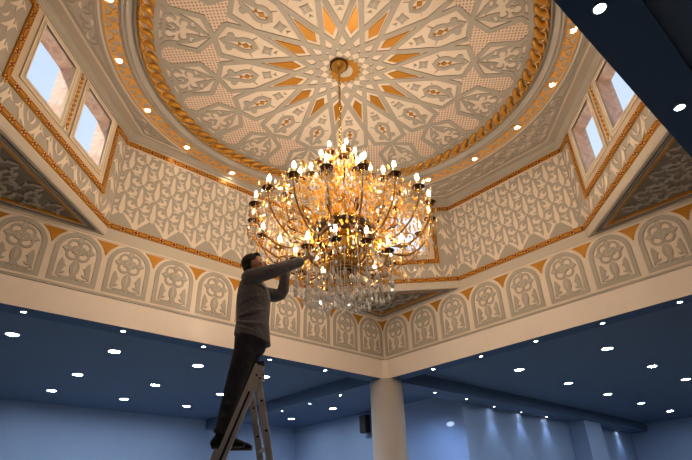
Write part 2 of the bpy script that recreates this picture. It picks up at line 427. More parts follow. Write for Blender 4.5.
def build_flat():
    # flat octagonal ceiling with a round hole
    mb = MB(); n = 128
    oc = octagon(-.12, ZF)
    def edge(a):
        dx, dy = cos(a), sin(a); best = 9e9
        for i in range(8):
            p, q = oc[i], oc[(i+1) % 8]; ex, ey = q[0]-p[0], q[1]-p[1]; den = dx*ey-dy*ex
            if abs(den) < 1e-9: continue
            t = (p[0]*ey-p[1]*ex)/den; u = (p[0]*dy-p[1]*dx)/den
            if t > 0 and -1e-6 <= u <= 1+1e-6: best = min(best, t)
        return best
    angs = sorted([2*pi*i/n for i in range(n)]+[atan2(p[1], p[0]) % (2*pi) for p in oc])
    N = len(angs)
    vs = [(2.85*cos(a), 2.85*sin(a), ZF) for a in angs]+[(edge(a)*cos(a), edge(a)*sin(a), ZF) for a in angs]
    mb.add(vs, [(i, (i+1) % N, N+(i+1) % N, N+i) for i in range(N)], 'plain')
    vs = [(0, 0, ZD+.25)]+[(1.05*edge(a)*cos(a), 1.05*edge(a)*sin(a), ZD+.25) for a in angs]
    mb.add(vs, [(0, 1+i, 1+(i+1) % N) for i in range(N)], 'plain')
    pn = Panel(mb, (0, 0, ZF), (1, 0, 0), (0, 1, 0), (0, 0, -1))
    # spandrel borders and scrolls where there is room between circle and walls
    def inside(x, y, m):
        if hypot(x, y) < 3.085+m: return False
        if abs(x) > HX-.17-m or abs(y) > HY-.12-m: return False
        if abs(x)+abs(y) > VX+HY-(.20+m)*1.414: return False
        return True
    def regions(m):
        """closed outlines (list of loops) of the spandrels, sampled by angle"""
        runs = []; cur = []
        for i in range(1440*1+1):
            a = 2*pi*i/1440+.0001
            ro = 9
            for rr in range(120):
                pass
            dx, dy = cos(a), sin(a)
            ro = min((HX-.17-m)/max(1e-6, abs(dx)), (HY-.12-m)/max(1e-6, abs(dy)), (VX+HY-(.20+m)*1.414)/(abs(dx)+abs(dy)))
            if ro > 3.085+m+.012: cur.append((a, ro))
            elif cur: runs.append(cur); cur = []
        if cur:
            if runs and runs[0][0][0] < .01: runs[0] = [(a-2*pi, r) for a, r in cur]+runs[0]
            else: runs.append(cur)
        out = []
        for r in runs:
            if len(r) < 12: continue
            r2 = r[::6]+[r[-1]]
            out.append([(ro*cos(a), ro*sin(a)) for a, ro in r2]+[((3.085+m)*cos(a), (3.085+m)*sin(a)) for a, ro in reversed(r2)])
        return out
    for lp in regions(0): pn.ribbon(lp, .022, 'pale', .012, closed=True)
    for lp in regions(.05): pn.ribbon(lp, .030, 'grey', .010, closed=True)
    rnd = random.Random(3)
    for i in range(0, 360, 2):
        a = radians(i+1); dx, dy = cos(a), sin(a)
        ro = min((HX-.17)/max(1e-6, abs(dx)), (HY-.12)/max(1e-6, abs(dy)), (VX+HY-.20*1.414)/(abs(dx)+abs(dy)))
        gap = ro-3.085
        if gap < .22: continue
        nrow = max(1, int((gap-.1)/.13))
        for j in range(nrow):
            rr = 3.085+.075+(j+.5)*(gap-.15)/nrow
            if (i//2+j) % 2: continue
            sg = 1 if (i//4+j) % 2 else -1
            pn.at(dx=rr*dx, dy=rr*dy, rot=a+pi/2)
            pn.arc((0, 0), .045, -.4*sg, 4.2*sg, .030, 'grey', .010, n=9, taper=True)
            pn.leaf((.045, 0), (.17, sg*.05), .3*sg, .040, 'grey', .0105)
            pn.leaf((.02, -sg*.05), (.13, -sg*.045), -.3*sg, .030, 'pale', .0108)
    pn.at()
    structure(mb.obj('ceiling_spandrel'))
    # cornice round the octagon
    mb = MB()
    prof = [(-.02, 2.905), (.012, 2.91), (.014, 2.935), (.030, 2.945), (.034, 2.965), (.05, 2.985), (.056, 3.0), (.066, 3.005), (.068, ZF+.01)]
    R = [octagon(o, z) for o, z in prof]
    for i in range(len(prof)-1):
        for j in range(8): mb.quad(R[i][j], R[i][(j+1) % 8], R[i+1][(j+1) % 8], R[i+1][j], 'cove')
    structure(mb.obj('trim_4'))

# ------------------------------------------------------------------ cardinal walls
def arabesque(pn, x0, x1, z0, z1, base=True):
    n = max(1, round((x1-x0)/.2222)); pw = (x1-x0)/n; PH = .40
    H = .004
    for c in range(-1, n+1):
        cx = x0+(c+.5)*pw; zo = z0+.36+(PH/2 if c % 2 else 0)
        for r in range(-2, 5):
            cz = zo+r*PH
            if cz > z1+.3 or cz < z0-.3: continue
            pn.clip = (x0, x1, z0+(.20 if base else 0), z1)
            # pointed spear
            pn.poly([(cx, cz+.185), (cx-.020, cz+.13), (cx-.028, cz+.03), (cx-.042, cz-.06), (cx-.028, cz-.12), (cx-.012, cz-.165), (cx+.012, cz-.165), (cx+.028, cz-.12), (cx+.042, cz-.06), (cx+.028, cz+.03), (cx+.020, cz+.13)], 'pale', H)
            for q, dz in enumerate((.045, -.155)):
                px, pz = cx+pw/2, cz+dz; s2 = 1 if (q == 0) == (c % 2 == 0) else -1
                # curled comma inside its ring
                pn.disc((px, pz), .056, 'pale', H, n=13)
                pn.disc((px+s2*.020, pz+.020), .029, 'grey', H*1.3, n=10)
                pn.leaf((px+s2*.012, pz+.026), (px+s2*.058, pz+.052), 0, .024, 'grey', H*1.4)
                pn.leaf((px-.050, pz+.098), (px+.050, pz+.098), s2*.5, .026, 'pale', H*.95)
            for sg in (-1, 1):
                pn.leaf((cx+sg*.014, cz+.225), (cx+sg*.100, cz+.165), sg*.22, .034, 'pale', H*.93, fat=.62)
    pn.clip = (x0, x1, z0, z1)
    if base:
        for c in range(0, n):
            cx = x0+(c+.5)*pw
            if c % 2 == 0:
                for sg in (-1, 1):
                    pn.leaf((cx+sg*.020, z0+.225), (cx+sg*.185, z0+.045), sg*.20, .050, 'pale', H*1.5)
                    pn.leaf((cx+sg*.05, z0+.07), (cx+sg*.02, z0+.15), -sg*.3, .014, 'grey', H*2.0)
                    pn.leaf((cx+sg*.10, z0+.03), (cx+sg*.075, z0+.10), -sg*.3, .014, 'grey', H*2.0)
                pn.leaf((cx, z0+.03), (cx, z0+.16), 0, .014, 'grey', H*2.0)
            else:
                pn.poly([(cx, z0+.34), (cx-.020, z0+.26), (cx-.026, z0+.15), (cx-.055, z0+.06), (cx-.03, z0+.012), (cx+.03, z0+.012), (cx+.055, z0+.06), (cx+.026, z0+.15), (cx+.020, z0+.26)], 'pale', H*1.7)
    pn.ribbon([(x0, z1-.012), (x1, z1-.012)], .024, 'pale', H*1.1)
    pn.clip = None

def card_wall(name, O, U, W, half):
    mb = MB(); O = Vector(O); U = Vector(U); W = Vector(W)
    pn = Panel(mb, O, U, (0, 0, 1), W)
    mb.quad(O-U*half+Vector((0, 0, Z2-.02)), O+U*half+Vector((0, 0, Z2-.02)), O+U*half+Vector((0, 0, ZF+.3)), O-U*half+Vector((0, 0, ZF+.3)), 'grey')
    pn.poly([(-half, 1.16), (half, 1.16), (half, Z3-.038), (-half, Z3-.038)], 'plain', .006)
    gold_strip(pn, (-half, Z3), (half, Z3)); gold_strip(pn, (-half, Z4), (half, Z4))
    pn.ribbon([(-half, Z4-.052), (half, Z4-.052)], .022, 'pale', .012)
    pn.ribbon([(-half, Z4+.055), (half, Z4+.055)], .03, 'plain', .014)
    arabesque(pn, -half+.01, half-.01, Z3+.045, Z4-.045)
    return structure(mb.obj(name))

def frieze(name, O, U, W, half, n, chamfer):
    """fascia with arched panels above it, over one beam"""
    mb = MB(); O = Vector(O); U = Vector(U); W = Vector(W); pn = Panel(mb, O, U, (0, 0, 1), W)
    B = Vector((0, 0, 1))
    mb.quad(O-U*half+B*Z1, O+U*half+B*Z1, O+U*half+B*(Z2+.0), O-U*half+B*(Z2+.0), 'pale')
    hz = half-chamfer
    mb.quad(O-U*hz, O+U*hz, O+U*hz+B*Z1, O-U*hz+B*Z1, 'peach')
    # soffit, back of the beam
    D = -W*BW
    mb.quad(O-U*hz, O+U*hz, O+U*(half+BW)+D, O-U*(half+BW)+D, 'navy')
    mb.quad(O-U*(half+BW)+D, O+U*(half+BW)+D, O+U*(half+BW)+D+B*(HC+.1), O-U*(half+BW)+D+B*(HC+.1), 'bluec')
    # chamfered ends
    for sg in (-1, 1):
        a = O+U*sg*hz; c = O+U*sg*half+W*chamfer; mid = (a+c)/2
        mb.quad(a, mid, mid+B*Z1, a+B*Z1, 'peach')
        mb.add([a+B*Z1, O+U*sg*half+B*Z1, mid+B*Z1], [(0, 1, 2)], 'peach')
        mb.add([a, O+U*sg*half+D*.6+U*sg*.1, mid], [(0, 1, 2)], 'navy')
    # ground mouldings
    pn.ribbon([(-half, Z1+.012), (half, Z1+.012)], .024, 'cove', .018)
    pn.ribbon([(-half, Z1+.048), (half, Z1+.048)], .030, 'pale', .012)
    pn.ribbon([(-half, 1.195), (half, 1.195)], .07, 'plain', .010)
    pn.ribbon([(-half, 1.150), (half, 1.150)], .022, 'pale', .010)
    p = 2*half/n
    for i in range(n):
        cx = -half+(i+.5)*p; pn.at(dx=cx, dy=0)
        R = .262; sp = .848; hw = p/2-.012
        # outer ivory line and taupe arch band
        pts = [(-R, .44), (-R, sp)]+[(R*cos(pi-pi*j/16), sp+R*1.0*sin(pi*j/16)) for j in range(1, 16)]+[(R, sp), (R, .44)]
        pn.ribbon(pts, .062, 'grey', .012, closed=True)
        # gilded spandrels between neighbouring arches
        Rg = p/2+.004
        right = [(p/2-0+Rg*cos(radians(A))-p/2, sp-.005+Rg*sin(radians(A))*.985) for A in (15, 22, 29, 36, 43, 50, 57)]
        mirror = [(p-x, y) for x, y in reversed(right)]
        if i < n-1: pn.poly(right+mirror, 'gold', .006)
        if i == 0: pn.poly([(-x, y) for x, y in right]+[(-p/2, right[-1][1])], 'gold', .006)
        if i == n-1: pn.poly(right+[(p/2, right[-1][1])], 'gold', .006)
        # rosette
        rz = .885
        for q in range(4):
            A = pi/4+q*pi/2; c = (.088*cos(A), rz+.088*sin(A))
            pn.arc(c, .074, A-pi*.78, A+pi*.78, .032, 'grey', .010+.0003*q, n=10)
        pn.poly([((.092 if j % 2 else .068)*cos(pi*j/6), rz+(.092 if j % 2 else .068)*sin(pi*j/6)) for j in range(12)], 'grey', .012)
        for q in range(6): pn.disc((.042*cos(pi*q/3), rz+.042*sin(pi*q/3)), .015, 'plain', .014, n=7)
        for A in (0, pi/2, pi):
            pn.at(dx=cx+.128*cos(A), dy=rz+.128*sin(A), rot=A)
            pn.poly([(.075, 0), (.02, .050), (-.035, .028), (-.035, -.028), (.02, -.050)], 'grey', .0118)
            pn.leaf((-.02, 0), (.06, 0), 0, .022, 'plain', .0135)
        pn.at(dx=cx, dy=0)
        # bud, stems, side leaves
        pn.disc((0, .630), .060, 'grey', .012, n=18, ry=.105)
        pn.leaf((0, .55), (0, .72), 0, .03, 'plain', .014)
        pn.poly([(-.03, .545), (.03, .545), (.05, .50), (0, .47), (-.05, .50)], 'grey', .0112)
        for sg in (-1, 1):
            g = lambda x, y: (sg*x, y)
            pn.leaf(g(.0, .505), g(.19, .50), -sg*.18, .030, 'grey', .0105)
            pn.leaf(g(.205, .490), g(.175, .745), sg*.22, .070, 'grey', .011, fat=.6)
            pn.leaf(g(.170, .600), g(.105, .640), -sg*.4, .050, 'grey', .0113)
            pn.leaf(g(.195, .56), g(.100, .560), sg*.4, .040, 'grey', .0116)
    pn.at()
    return structure(mb.obj(name))

# ------------------------------------------------------------------ window walls across the corners
win_no = [0]
def corner_wall(name, V0, dirn, nrm, windows=True):
    V0 = Vector(V0); U = Vector(dirn); W = Vector(nrm); L = CUT*2**.5
    mb = MB(); pn = Panel(mb, V0, U, (0, 0, 1), W)
    zb, zt = 1.95, 2.80
    op = [(.555, 1.21), (1.54, 2.195)] if windows else []
    cuts = [0]+[x for o in op for x in o]+[L]
    def cell(x0, x1, a, b, k):
        mb.quad(pn.P((x0, a)), pn.P((x1, a)), pn.P((x1, b)), pn.P((x0, b)), k)
    cell(0, L, Z2-.02, zb, 'grey'); cell(0, L, zt, ZF+.3, 'frame')
    for i in range(0, len(cuts), 2): cell(cuts[i], cuts[i+1], zb, zt, 'frame')
    if not windows: pass
    pn.poly([(0, Z2-.0), (L, Z2-.0), (L, Z3-.038), (0, Z3-.038)], 'plain', .006)
    gold_strip(pn, (0, Z3), (L, Z3))
    e = .344; zw = 1.746
    # plain surround inside the gilt frame
    for a in (pn,):
        a.poly([(e, zw), (L-e, zw), (L-e, zb-.07), (e, zb-.07)], 'frame', .008)
        a.poly([(e, zb-.07), (op[0][0]-.06 if op else L/2, zb-.07), (op[0][0]-.06 if op else L/2, Z4+.06), (e, Z4+.06)], 'frame', .008)
        a.poly([(op[1][1]+.06 if op else L/2, zb-.07), (L-e, zb-.07), (L-e, Z4+.06), (op[1][1]+.06 if op else L/2, Z4+.06)], 'frame', .008)
    gold_strip(pn, (0, Z4), (e, Z4)); gold_strip(pn, (L-e, Z4), (L, Z4))
    gold_strip(pn, (e, zw-.037), (e, Z4+.037)); gold_strip(pn, (L-e, zw-.037), (L-e, Z4+.037)); gold_strip(pn, (e-.037, zw), (L-e+.037, zw))
    for x0, x1 in ((0, e-.04), (L-e+.04, L)): cell2 = pn.poly([(x0, zw), (x1, zw), (x1, Z4-.037), (x0, Z4-.037)], 'grey', .004)
    # flowing strokes of the band under the windows and beside them
    def swirl(cx, cz, sg, s=1.):
        pn.at(dx=cx, dy=cz, sx=sg)
        pn.leaf((-.10*s, -.12*s), (.02*s, .12*s), -.25, .045*s, 'pale', .010)
        pn.leaf((.0, -.13*s), (.09*s, .06*s), .30, .04*s, 'pale', .0102)
        pn.leaf((.05*s, .10*s), (.12*s, .01*s), -.4, .03*s, 'pale', .0104)
        pn.leaf((-.07*s, .11*s), (-.13*s, -.02*s), .3, .026*s, 'pale', .0106)
        pn.at()
    n = 10
    for i in range(n): swirl((i+.5)*L/n, (Z3+zw)/2, 1 if i % 2 else -1, 1.05)
    for j in range(3):
        for x, sg in ((.15, 1), (L-.15, -1)): swirl(x, 1.98+j*.32, sg, 1.0)
    # twisted gilt moulding between the two windows
    if windows:
        pts = []
        pn.ribbon([(L/2, 1.91), (L/2, 2.86)], .05, 'frameedge', .012)
        for q in range(12):
            z = 1.93+q*.077
            pn.leaf((L/2-.022, z), (L/2+.022, z+.085), .25, .034, 'gold', .022)
            pn.leaf((L/2+.02, z+.03), (L/2-.02, z+.06), .25, .018, 'leafgold', .024)
    wall = structure(mb.obj(name))
    for x0, x1 in op:
        win_no[0] += 1
        root = structure(empty('window_%d' % win_no[0], V0+U*(x0+x1)/2+Vector((0, 0, zb))))
        rt = Vector(root.location); depth = .19
        def rel(x, z, d): return V0+U*x+Vector((0, 0, z))-W*d-rt
        f = MB(); fp = Panel(f, V0-rt, U, (0, 0, 1), W)
        fp.ribbon([(x0-.035, zb-.035), (x1+.035, zb-.035), (x1+.035, zt+.035), (x0-.035, zt+.035)], .07, 'frame', .022, closed=True)
        fp.ribbon([(x0-.008, zb-.008), (x1+.008, zb-.008), (x1+.008, zt+.008), (x0-.008, zt+.008)], .016, 'frameedge', .030, closed=True)
        fp.ribbon([(x0-.062, zb-.062), (x1+.062, zb-.062), (x1+.062, zt+.062), (x0-.062, zt+.062)], .012, 'frameedge', .026, closed=True)
        structure(f.obj('window_frame', root))
        r = MB()
        for (a, b) in (((x0, zb), (x1, zb)), ((x1, zb), (x1, zt)), ((x1, zt), (x0, zt)), ((x0, zt), (x0, zb))):
            r.quad(rel(*a, 0), rel(*b, 0), rel(*b, depth), rel(*a, depth), 'marble')
            # thin ivory glazing bar at the outer edge
        structure(r.obj('window_reveal', root))
        g = MB(); g.quad(rel(x0-.01, zb-.01, depth-.02), rel(x1+.01, zb-.01, depth-.02), rel(x1+.01, zt+.01, depth-.02), rel(x0-.01, zt+.01, depth-.02), 'glass')
        structure(g.obj('window_pane', root))
        # outer face of the wall round the hole
    return wall

def corner_soffit(name, c, sx, sy):
    """triangular carved soffit between the window wall and the square corner"""
    mb = MB(); z = Z2; c = Vector(c)
    # local frame: origin at the square corner, U and V along the walls inwards
    pn = Panel(mb, (c.x, c.y, z), (-sx, 0, 0), (0, -sy, 0), (0, 0, -1))
    T = CUT+.02
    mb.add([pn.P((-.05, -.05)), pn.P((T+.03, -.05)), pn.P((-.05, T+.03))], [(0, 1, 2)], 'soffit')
    def tri(m): k = 1+2**.5; return [(m, m), (T-m*k, m), (m, T-m*k)]
    # rounded apex outline
    def loop(m, r=.06):
        p = tri(m); return [(m+r, m)]+[p[1], p[2]]+[(m, m+r), (m+r*.3, m+r*.3)]
    pn.ribbon(loop(.035), .05, 'plain', .02, closed=True)
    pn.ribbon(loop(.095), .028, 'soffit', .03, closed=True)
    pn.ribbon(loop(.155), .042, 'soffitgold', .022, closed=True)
    pn.ribbon(loop(.128), .010, 'frame', .026, closed=True)
    rnd = random.Random(5)
    y = .27
    for i in range(9):
        for j in range(9):
            x, yv = .27+i*.16+(.08 if j % 2 else 0), .27+j*.15
            if x+yv > T-.36: continue
            rot = ((i*3+j*5) % 4)*.5+.5
            pn.at(dx=x, dy=yv, rot=rot)
            sg = 1 if (i+j) % 2 else -1
            pn.arc((0, 0), .038, 0, sg*4.4, .026, 'shadedrelief', .022, n=9, taper=True)
            pn.leaf((.035, 0), (.14, sg*.06), .35*sg, .045, 'shadedrelief', .020)
            pn.leaf((-.03, -.02), (-.10, sg*.06), -.35*sg, .035, 'shadedrelief', .018)
    pn.at()
    return structure(mb.obj(name))

build_dome(); build_flat()
card_wall('wall_left', (0, HY, 0), (1, 0, 0), (0, -1, 0), VX)
card_wall('wall_right', (HX, 0, 0), (0, -1, 0), (-1, 0, 0), VY)
card_wall('wall_near', (0, -HY, 0), (-1, 0, 0), (0, 1, 0), VX)
card_wall('wall_back', (-HX, 0, 0), (0, 1, 0), (1, 0, 0), VY)
frieze('beam_left', (0, HY, 0), (1, 0, 0), (0, -1, 0), HX, 11, .075)
frieze('beam_right', (HX, 0, 0), (0, -1, 0), (-1, 0, 0), HY, 9, .075)
frieze('beam_near', (0, -HY, 0), (-1, 0, 0), (0, 1, 0), HX, 11, .075)
frieze('beam_back', (-HX, 0, 0), (0, 1, 0), (1, 0, 0), HY, 9, .075)
corner_wall('wall_left_corner', (-VX, HY, 0), (-S2, -S2, 0), (S2, -S2, 0))
corner_wall('wall_right_corner', (HX, -VY, 0), (-S2, -S2, 0), (-S2, S2, 0))
corner_wall('wall_far_corner', (VX, HY, 0), (S2, -S2, 0), (-S2, -S2, 0))
corner_wall('wall_near_corner', (-HX, -VY, 0), (S2, -S2, 0), (S2, S2, 0))
for nm, sx, sy in (('ceiling_left_corner', -1, 1), ('ceiling_right_corner', 1, -1), ('ceiling_far_corner', 1, 1), ('ceiling_near_corner', -1, -1)):
    corner_soffit(nm, (sx*HX, sy*HY, 0), sx, sy)

# ------------------------------------------------------------------ the low hall round the dome
X0, X1, XE, Y0, Y1 = -9.0, 6.75, 16.1, -9.0, 10.1
YW = 3.66
def hall():
    mb = MB(); ox, oy = HX+BW-.02, HY+BW-.02
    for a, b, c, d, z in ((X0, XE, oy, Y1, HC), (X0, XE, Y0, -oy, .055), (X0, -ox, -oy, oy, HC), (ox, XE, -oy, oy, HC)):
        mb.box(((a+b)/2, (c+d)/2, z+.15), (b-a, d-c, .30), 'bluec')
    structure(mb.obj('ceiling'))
    mb = MB(); mb.box(((X0+XE)/2, (Y0+Y1)/2, FLOOR-.05), (XE-X0+.4, Y1-Y0+.4, .1), 'floor'); structure(mb.obj('floor'))
    h = HC-FLOOR; zc = (HC+FLOOR)/2
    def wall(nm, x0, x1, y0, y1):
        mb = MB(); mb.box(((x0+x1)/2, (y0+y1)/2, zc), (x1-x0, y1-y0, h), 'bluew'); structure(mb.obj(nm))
    wall('wall_hall_left', X0, X1+.2, Y1, Y1+.2)
    wall('wall_hall_far', X1, X1+.2, YW, Y1)
    wall('wall_hall_recess', X1+.2, XE, YW, YW+.2)
    wall('wall_hall_end', XE, XE+.2, Y0, YW+.2)
    wall('wall_hall_near', X0, XE, Y0-.2, Y0)
    wall('wall_hall_back', X0-.2, X0, Y0-.2, Y1+.2)
    # dropped beams running on from the column
    def beam(nm, x0, x1, y0, y1):
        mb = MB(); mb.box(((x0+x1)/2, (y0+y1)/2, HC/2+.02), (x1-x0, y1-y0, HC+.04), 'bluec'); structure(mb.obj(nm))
    beam('ceiling_beam_left', HX, HX+BW, HY+BW, Y1)
    beam('ceiling_beam_right', HX+BW, XE, HY, YW)
    mb = MB(); mb.box((12.3, 3.45, zc), (1.05, .5, h), 'bluew'); structure(mb.obj('wall_pilaster'))
    for i, (sx, sy) in enumerate(((1, 1), (1, -1), (-1, 1))):
        mb = MB(); cx, cy = sx*(HX+.155), sy*(HY+.155)
        mb.lathe([(.0, FLOOR), (.36, FLOOR), (.36, FLOOR+.12), (.325, FLOOR+.16), (.31, FLOOR+.2), (.31, -.0), (0, 0.0)], 'column', n=48, c=(cx, cy, 0))
        structure(mb.obj('column', smooth=True))
hall()
def bounce_roof():  # unseen roof slab, added to bounce sunlight up into the window reveals
    mb = MB(); zr = 1.45; oc = octagon(-.30, zr); R0 = [(x*3.2, y*3.2, zr) for x, y, _ in oc]
    for j in range(8): mb.quad(oc[j], oc[(j+1) % 8], R0[(j+1) % 8], R0[j], 'floor')
    structure(mb.obj('bounce_roof'))
bounce_roof()

# ------------------------------------------------------------------ downlights
def lamp_meshes(r, lens):
    a = MB(); a.lathe([(r*1.28, .0), (r*1.28, -.006), (r*1.05, -.010), (r, -.004), (r*.98, .0)], 'chrome', n=20)
    b = MB(); n = 18; b.add([(r*cos(2*pi*i/n), r*sin(2*pi*i/n), -.003) for i in range(n)], [tuple(range(n))[::-1]], lens)
    return a.mesh('downlight_trim', True), b.mesh('downlight_lens')
LM = {'big': lamp_meshes(.085, 'lamp'), 'edge': lamp_meshes(.030, 'edgelamp'), 'warm': lamp_meshes(.033, 'warmlamp')}
def downlight(x, y, z, kind, label, group):
    t = tag(empty('downlight', (x, y, z)), label, 'downlight', group)
    for nm, me in (('trim_ring', LM[kind][0]), ('lens', LM[kind][1])):
        o = bpy.data.objects.new(nm, me); COL.objects.link(o); o.parent = t
    return t
ordn = ['first', 'second', 'third', 'fourth', 'fifth', 'sixth', 'seventh']
G1 = 'large downlights in the blue ceiling on the left'
for r, (y, xs) in enumerate(((5.10, (-2.18, -.69, .82, 2.28)), (6.97, (-.69, .83, 2.34)), (8.63, (-.70, .82, 2.35)))):
    for i, x in enumerate(xs):
        downlight(x, y, HC+.0, 'big', 'large downlight in the left blue ceiling, %s row behind the beam, %s from left' % (ordn[r], ordn[i]), G1)
downlight(5.58, 6.88, HC, 'big', 'large white downlight between the dropped beam and the speaker wall, nearer the column', 'large downlights by the speaker wall')
downlight(5.57, 8.70, HC, 'big', 'large white downlight near the far room corner, seen beside the ladder', 'large downlights by the speaker wall')
G2 = 'large downlights in the blue ceiling on the right'
for r, (y, xs) in enumerate(((1.70, (6.10, 8.13, 10.13, 12.18, 14.28)), (-.09, (6.09, 8.14, 10.05)))):
    for i, x in enumerate(xs):
        downlight(x, y, HC, 'big', 'large downlight in the right blue ceiling, %s line, %s from left' % (('lower', 'upper')[r], ordn[i]), G2)
G3 = 'small downlights along the beam edges'
for i, x in enumerate((-2.39, -1.20, -.02, 1.15, 2.31)):
    downlight(x, 3.245, 0, 'edge', 'small downlight under the left peach fascia, %s from the left' % ordn[i], G3)
for i, y in enumerate((2.08, 1.06, .06, -.96, -1.95)):
    downlight(3.83, y, 0, 'edge', 'small downlight under the right peach fascia, %s from the column' % ordn[i], G3)
downlight(-1.20, -3.235, 0, 'edge', 'downlight in the near dark soffit at the top edge of the picture', G3)
downlight(-.06, -3.24, 0, 'edge', 'downlight in the near dark soffit beside the right carved triangle', G3)
for i, y in enumerate((4.63, 5.68, 6.74)):
    downlight(3.87, y, 0, 'edge', 'small downlight under the dropped beam left of the column, %s from it' % ordn[i], G3)
RB = [(5.37, 3.32), (6.51, 3.35), (7.82, 3.51), (9.09, 3.55), (10.37, 3.585), (13.58, 3.60), (14.93, 3.61)]
for i, (x, y) in enumerate(RB):
    downlight(x, min(y, 3.56), 0, 'edge', 'small downlight under the dropped beam right of the column, %s from it' % ordn[i], G3)
    if x > 6.4:
        l = bpy.data.lights.new('wall_wash_or_fill', 'SPOT'); l.energy = 14; l.color = (.55, .72, 1.0); l.spot_size = radians(75); l.spot_blend = .9; l.shadow_soft_size = .03
        o = bpy.data.objects.new('wall_wash_or_fill', l); COL.objects.link(o); o.location = (x, min(y, 3.56)-.10, -.015); o.rotation_euler = (radians(9), 0, 0)
l = bpy.data.lights.new('wall_wash_or_fill', 'SPOT'); l.energy = 170; l.color = (.45, .64, 1.0); l.spot_size = radians(95); l.spot_blend = 1; l.shadow_soft_size = .04  # added blue fill spot, brightens the far wall beyond what this downlight gives
o = bpy.data.objects.new('wall_wash_or_fill', l); COL.objects.link(o); o.location = (5.37, 3.45, -.02); o.rotation_euler = Vector((1.0, 1.2, -1.7)).to_track_quat('-Z', 'Y').to_euler()
G4 = 'warm downlights in the gilded dome ring'
def where(k):
    a = 18*k
    return {0: 'right of the chandelier, third from the dark soffit', 5: 'above the chandelier, left of its top', 6: 'above the left patterned wall', 7: 'above the left window wall, nearest the patterned wall', 8: 'beside the lower left window',
            9: 'beside the upper left window', 19: 'right, second from the dark soffit', 18: 'right, first from the dark soffit', 17: 'touching the dark soffit on the right'}.get(k)
for k in range(20):
    a = radians(18*k); x, y = 2.955*cos(a), 2.955*sin(a)
    # visible part of the ring runs from 17 clockwise to 9
    names = {9: 'first at the top left', 8: 'second from the top left', 7: 'third from the top left', 6: 'fourth from the top left', 5: 'fifth from the top left',
             4: 'half hidden behind the chandelier on its left', 3: 'hidden behind the chandelier top', 2: 'just right of the chandelier top', 1: 'fifth from the right soffit', 0: 'fourth from the right soffit',
             19: 'third from the right soffit', 18: 'second from the right soffit', 17: 'first beside the right soffit'}
    if k not in names: continue
    downlight(x, y, ZF-.014, 'warm', 'small warm downlight in the gilded dome ring, '+names[k], G4)

# ------------------------------------------------------------------ wall speaker and glowing spot
s = tag(empty('wall_speaker', (X1, 6.78, -.06)), 'black loudspeaker box hung high on the blue wall left of the column', 'speaker')
mb = MB(); mb.box((-.14, 0, 0), (.18, .24, .46), 'black'); cab = mb.obj('cabinet', s)
bv = cab.modifiers.new('b', 'BEVEL'); bv.width = .02; bv.segments = 2
mb = MB(); mb.box((-.235, 0, 0), (.012, .21, .42), 'mesh'); mb.obj('grille', s)
mb = MB(); mb.box((-.03, 0, 0), (.06, .10, .16), 'rubber'); mb.obj('bracket', s)
s = tag(empty('glowing_spot', (X1, 4.045, -.42)), 'pale oval glowing spot on the blue wall right of the column', 'glowing spot')  # raised pale oval that glows faintly
mb = MB(); mb.ball((-.03, 0, 0), (.03, .11, .055), 'edgelamp', 16, 8); M['ovalglow'] = mat('faint glowing spot glass', (.8, .85, .9), .3, emit=(.55, .72, 1), estr=.45); mb.mats = ['ovalglow']; mb.obj('oval_face', s, smooth=True)
mb = MB(); mb.ball((-.004, 0, 0), (.02, .12, .065), 'chrome', 16, 8); mb.obj('oval_back', s, smooth=True)

exec_chandelier = True
